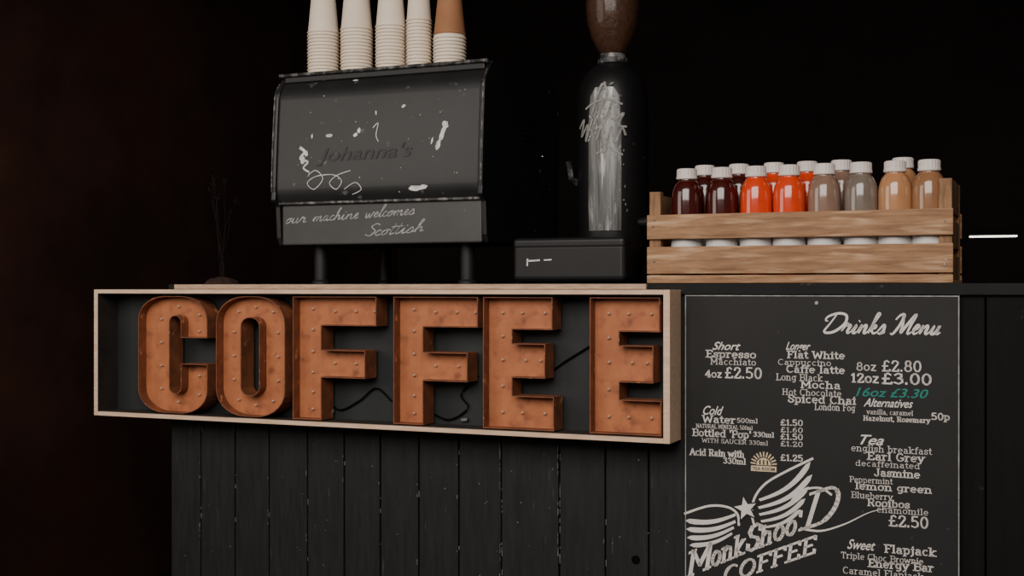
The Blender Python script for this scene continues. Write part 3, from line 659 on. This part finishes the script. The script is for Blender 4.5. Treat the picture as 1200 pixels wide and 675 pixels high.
# ================================================================ CRATE
cd=.13; cx0=S(758,cd); cx1=S(1117,cd)
CDp=.25
crate=thing('wooden_crate',((cx0+cx1)/2,cd+CDp/2,TOPZ),"rough slatted wooden crate filled with juice bottles on the worktop","crate")
zA=[(H+.112,H+.168),(H+.0325,H+.0945),(TOPZ+.001,H+.029)]
for i,(a,b) in enumerate(zA):
    for y0 in (cd,cd+CDp-.010):
        part('slat',MB().box(cx0,cx1,y0,y0+.010,a,b),'crate',crate,bevel=.0015)
for (x0,x1,h) in ((cx0+.003,cx0+.030,.222),(cx1-.030,cx1-.003,.232)):
    for y0 in (cd+.0101,cd+CDp-.034):
        part('corner_post',MB().box(x0,x1,y0,y0+.023,TOPZ+.001,H+h),'crate_end',crate,bevel=.0015)
for x0,x1,tp in ((cx0+.004,cx0+.012,.218),(cx1-.012,cx1-.004,.232)):
    for a,b in ((TOPZ+.004,H+.07),(H+.085,H+.145),(H+.160,H+tp)):
        part('end_slat',MB().box(x0,x1,cd+.034,cd+CDp-.035,a,b),'crate_end',crate,bevel=.001)
bt_=MB()
for k in range(4): bt_.box(cx0+.001,cx1-.001,cd+.0105+k*.058,cd+.0105+k*.058+.05,TOPZ+.0005,TOPZ+.007)
part('crate_base',bt_,'crate',crate)
part('riser_board',MB().box(cx0+.035,cx1-.035,cd+.125,cd+CDp-.045,TOPZ+.008,TOPZ+.024),'crate',crate)
nl=MB()
for x,zq in ((cx0+.015,H+.14),(cx0+.018,H+.06),(cx1-.016,H+.14),(cx1-.014,H+.06),(cx0+.018,H+.155),(cx1-.018,H+.05)):
    nl.tube([(x,cd+.001,zq),(x,cd-.0012,zq)],.0022,8)
part('nails',nl,'steel',crate)
bm_cache={}
def bottle(u,d,zbase,jk,desc):
    s=S(u,d); r=.0360
    t=thing('juice_bottle',(s,d,zbase),desc,"bottle","juice bottles in the wooden crate")
    if jk not in bm_cache:
        body=MB().lathe([(.001,.002),(r*.8,.001),(r*.95,.006),(r,.014),(r,.182),(r*.99,.194),(r*.95,.205),(r*.88,.214),(r*.78,.222),(r*.66,.228),(r*.57,.231),(r*.55,.236),(r*.55,.242)],(0,0,0),32)
        bm_cache[jk]=mesh_from(body,'bottle_body',[jk],Vector((0,0,0)),True)
    if 'cap' not in bm_cache:
        pr=[(r*.64,.2335),(r*.68,.235),(r*.68,.2395),(r*.65,.2405),(r*.65,.2555),(r*.58,.2580),(.0001,.2580)]
        cm=MB().lathe(pr,(0,0,0),40); 
        for i,v in enumerate(cm.v):
            ring=i//40
            if ring in (3,4) and i%2: v.x*=.965; v.y*=.965
        bm_cache['cap']=mesh_from(cm,'cap',['cap'],Vector((0,0,0)),False)
        bm_cache['label']=mesh_from(MB().lathe([(r+.0004,.055),(r+.0007,.056),(r+.0007,.098),(r+.0004,.099)],(0,0,0),32),'bottle_label',['label'],Vector((0,0,0)),True)
    for nm in ('bottle_body','cap','bottle_label'):
        me=bm_cache[jk if nm=='bottle_body' else ('cap' if nm=='cap' else 'label')]
        p=bpy.data.objects.new(nm,me); COL.objects.link(p); p.parent=t
        if nm=='cap': p.rotation_euler=(0,0,random.uniform(0,6))
fr=[(805,'juice_dark_red',"dark red"),(846,'juice_dark_red',"dark red"),(886,'juice_orange_red',"bright orange-red"),(925,'juice_orange_red',"bright orange-red"),(966,'juice_pinkish_grey',"cloudy pinkish"),(1009,'juice_cloudy_clear',"nearly clear"),(1049,'juice_peach',"pale peach"),(1089,'juice_tan',"brownish tan")]
for u,jk,dn in fr:
    bottle(u,.181,TOPZ+.0075,jk,dn+" juice bottle with ribbed white cap in the crate")
bk=[(826,'juice_dark_red',"dark red"),(866,'juice_dark_red',"dark red"),(907,'juice_orange_red',"bright orange-red"),(946,'juice_orange_red',"bright orange-red"),(986,'juice_pinkish_grey',"cloudy pinkish"),(1058,'juice_peach',"pale peach")]
for u,jk,dn in bk:
    bottle(u,.290,TOPZ+.0245,jk,dn+" juice bottle standing on the riser board behind others")
# ================================================================ SMALL / BACKGROUND THINGS
x=S(260,.2)
dp=thing('dried_plant',(x,.2,TOPZ),"small brown mound with dark wispy dried stems on the worktop","dried plant")
md=MB()
pr=[(.048,0),(.044,.006),(.030,.013),(.014,.018),(.0001,.020)]
md.lathe(pr,(x,.2,TOPZ),28)
for v in md.v:
    v.x+=random.uniform(-.002,.002); v.y+=random.uniform(-.002,.002)
    if v.z>TOPZ+.001: v.z+=random.uniform(-.002,.003)
part('soil_mound',md,'brown',dp,smooth=True)
st=MB()
for k in range(9):
    a=random.uniform(0,6.28); l=random.uniform(.18,.28); q=[]
    for j in range(6):
        t=j/5; q.append((x+math.cos(a)*.035*t*t+.008*math.sin(6*t+k),.2+math.sin(a)*.03*t*t,TOPZ+.012+l*t))
    st.tube(q,[.0009]*5+[.0005],5)
    e=q[-1]
    for m_ in range(4):
        b=random.uniform(0,6.28); st.tube([e,(e[0]+math.cos(b)*.012,e[1]+.004,e[2]+random.uniform(-.005,.018))],[.0008,.0014],4)
part('dried_stems',st,'plantd',dp)
ld=1.5; a=S(1136,ld); b=S(1192,ld); zl=Z(277,(a+b)/2,ld)
lp=thing('tube_lamp',((a+b)/2,ld,zl),"short glowing tube lamp hanging in the dark stall","lamp")
part('lamp_tube',MB().tube([(a,ld,zl),(b,ld,zl)],.0030,10),'tube',lp,smooth=True)
part('lamp_housing',MB().box(a-.01,b+.01,ld-.01,ld+.02,zl+.0045,zl+.02),'hole',lp,bevel=.002)
part('suspension_wire',MB().tube([(a+.02,ld,zl+.02),(a+.02,ld,2.6)],.001,6),'hole',lp)
part('suspension_wire',MB().tube([(b-.02,ld,zl+.02),(b-.02,ld,2.6)],.001,6),'hole',lp)
# ================================================================ CAMERA & LIGHT
cam=bpy.data.cameras.new('camera'); cam.sensor_width=36; cam.lens=36*F/1200; cam.clip_start=.05
co=bpy.data.objects.new('camera',cam); COL.objects.link(co); co.location=(0,0,H); co.rotation_euler=(math.radians(90),0,0); scene.camera=co
def aim(o,loc,tgt):
    p=W(loc); o.location=p; o.rotation_euler=(W(tgt)-p).to_track_quat('-Z','Y').to_euler()
def area(name,loc,tgt,sx,sy,en,col):
    l=bpy.data.lights.new(name,'AREA'); l.shape='RECTANGLE'; l.size=sx; l.size_y=sy; l.energy=en; l.color=col
    o=bpy.data.objects.new(name,l); COL.objects.link(o); aim(o,loc,tgt); return o
area('daylight',(.3,-3.3,2.7),(-.3,0,1.15),3.2,2.0,138,(1,.935,.87))
area('side_daylight',(-2.2,-2.2,1.9),(-.6,0,1.2),1.5,1.5,20,(1,.91,.82))
sl=bpy.data.lights.new('added_wall_spot','SPOT'); sl.energy=62; sl.color=(1,.72,.56); sl.spot_size=math.radians(66); sl.spot_blend=1; sl.shadow_soft_size=.12  # added unseen spot that brightens the near part of the left wall
so=bpy.data.objects.new('added_wall_spot',sl); COL.objects.link(so); aim(so,(-1.9,-.9,1.5),(-2.4,.45,1.25))
w=bpy.data.worlds.new('world'); scene.world=w; w.use_nodes=True
bgn=w.node_tree.nodes['Background']; bgn.inputs[0].default_value=(.9,.75,.68,1); bgn.inputs[1].default_value=.08
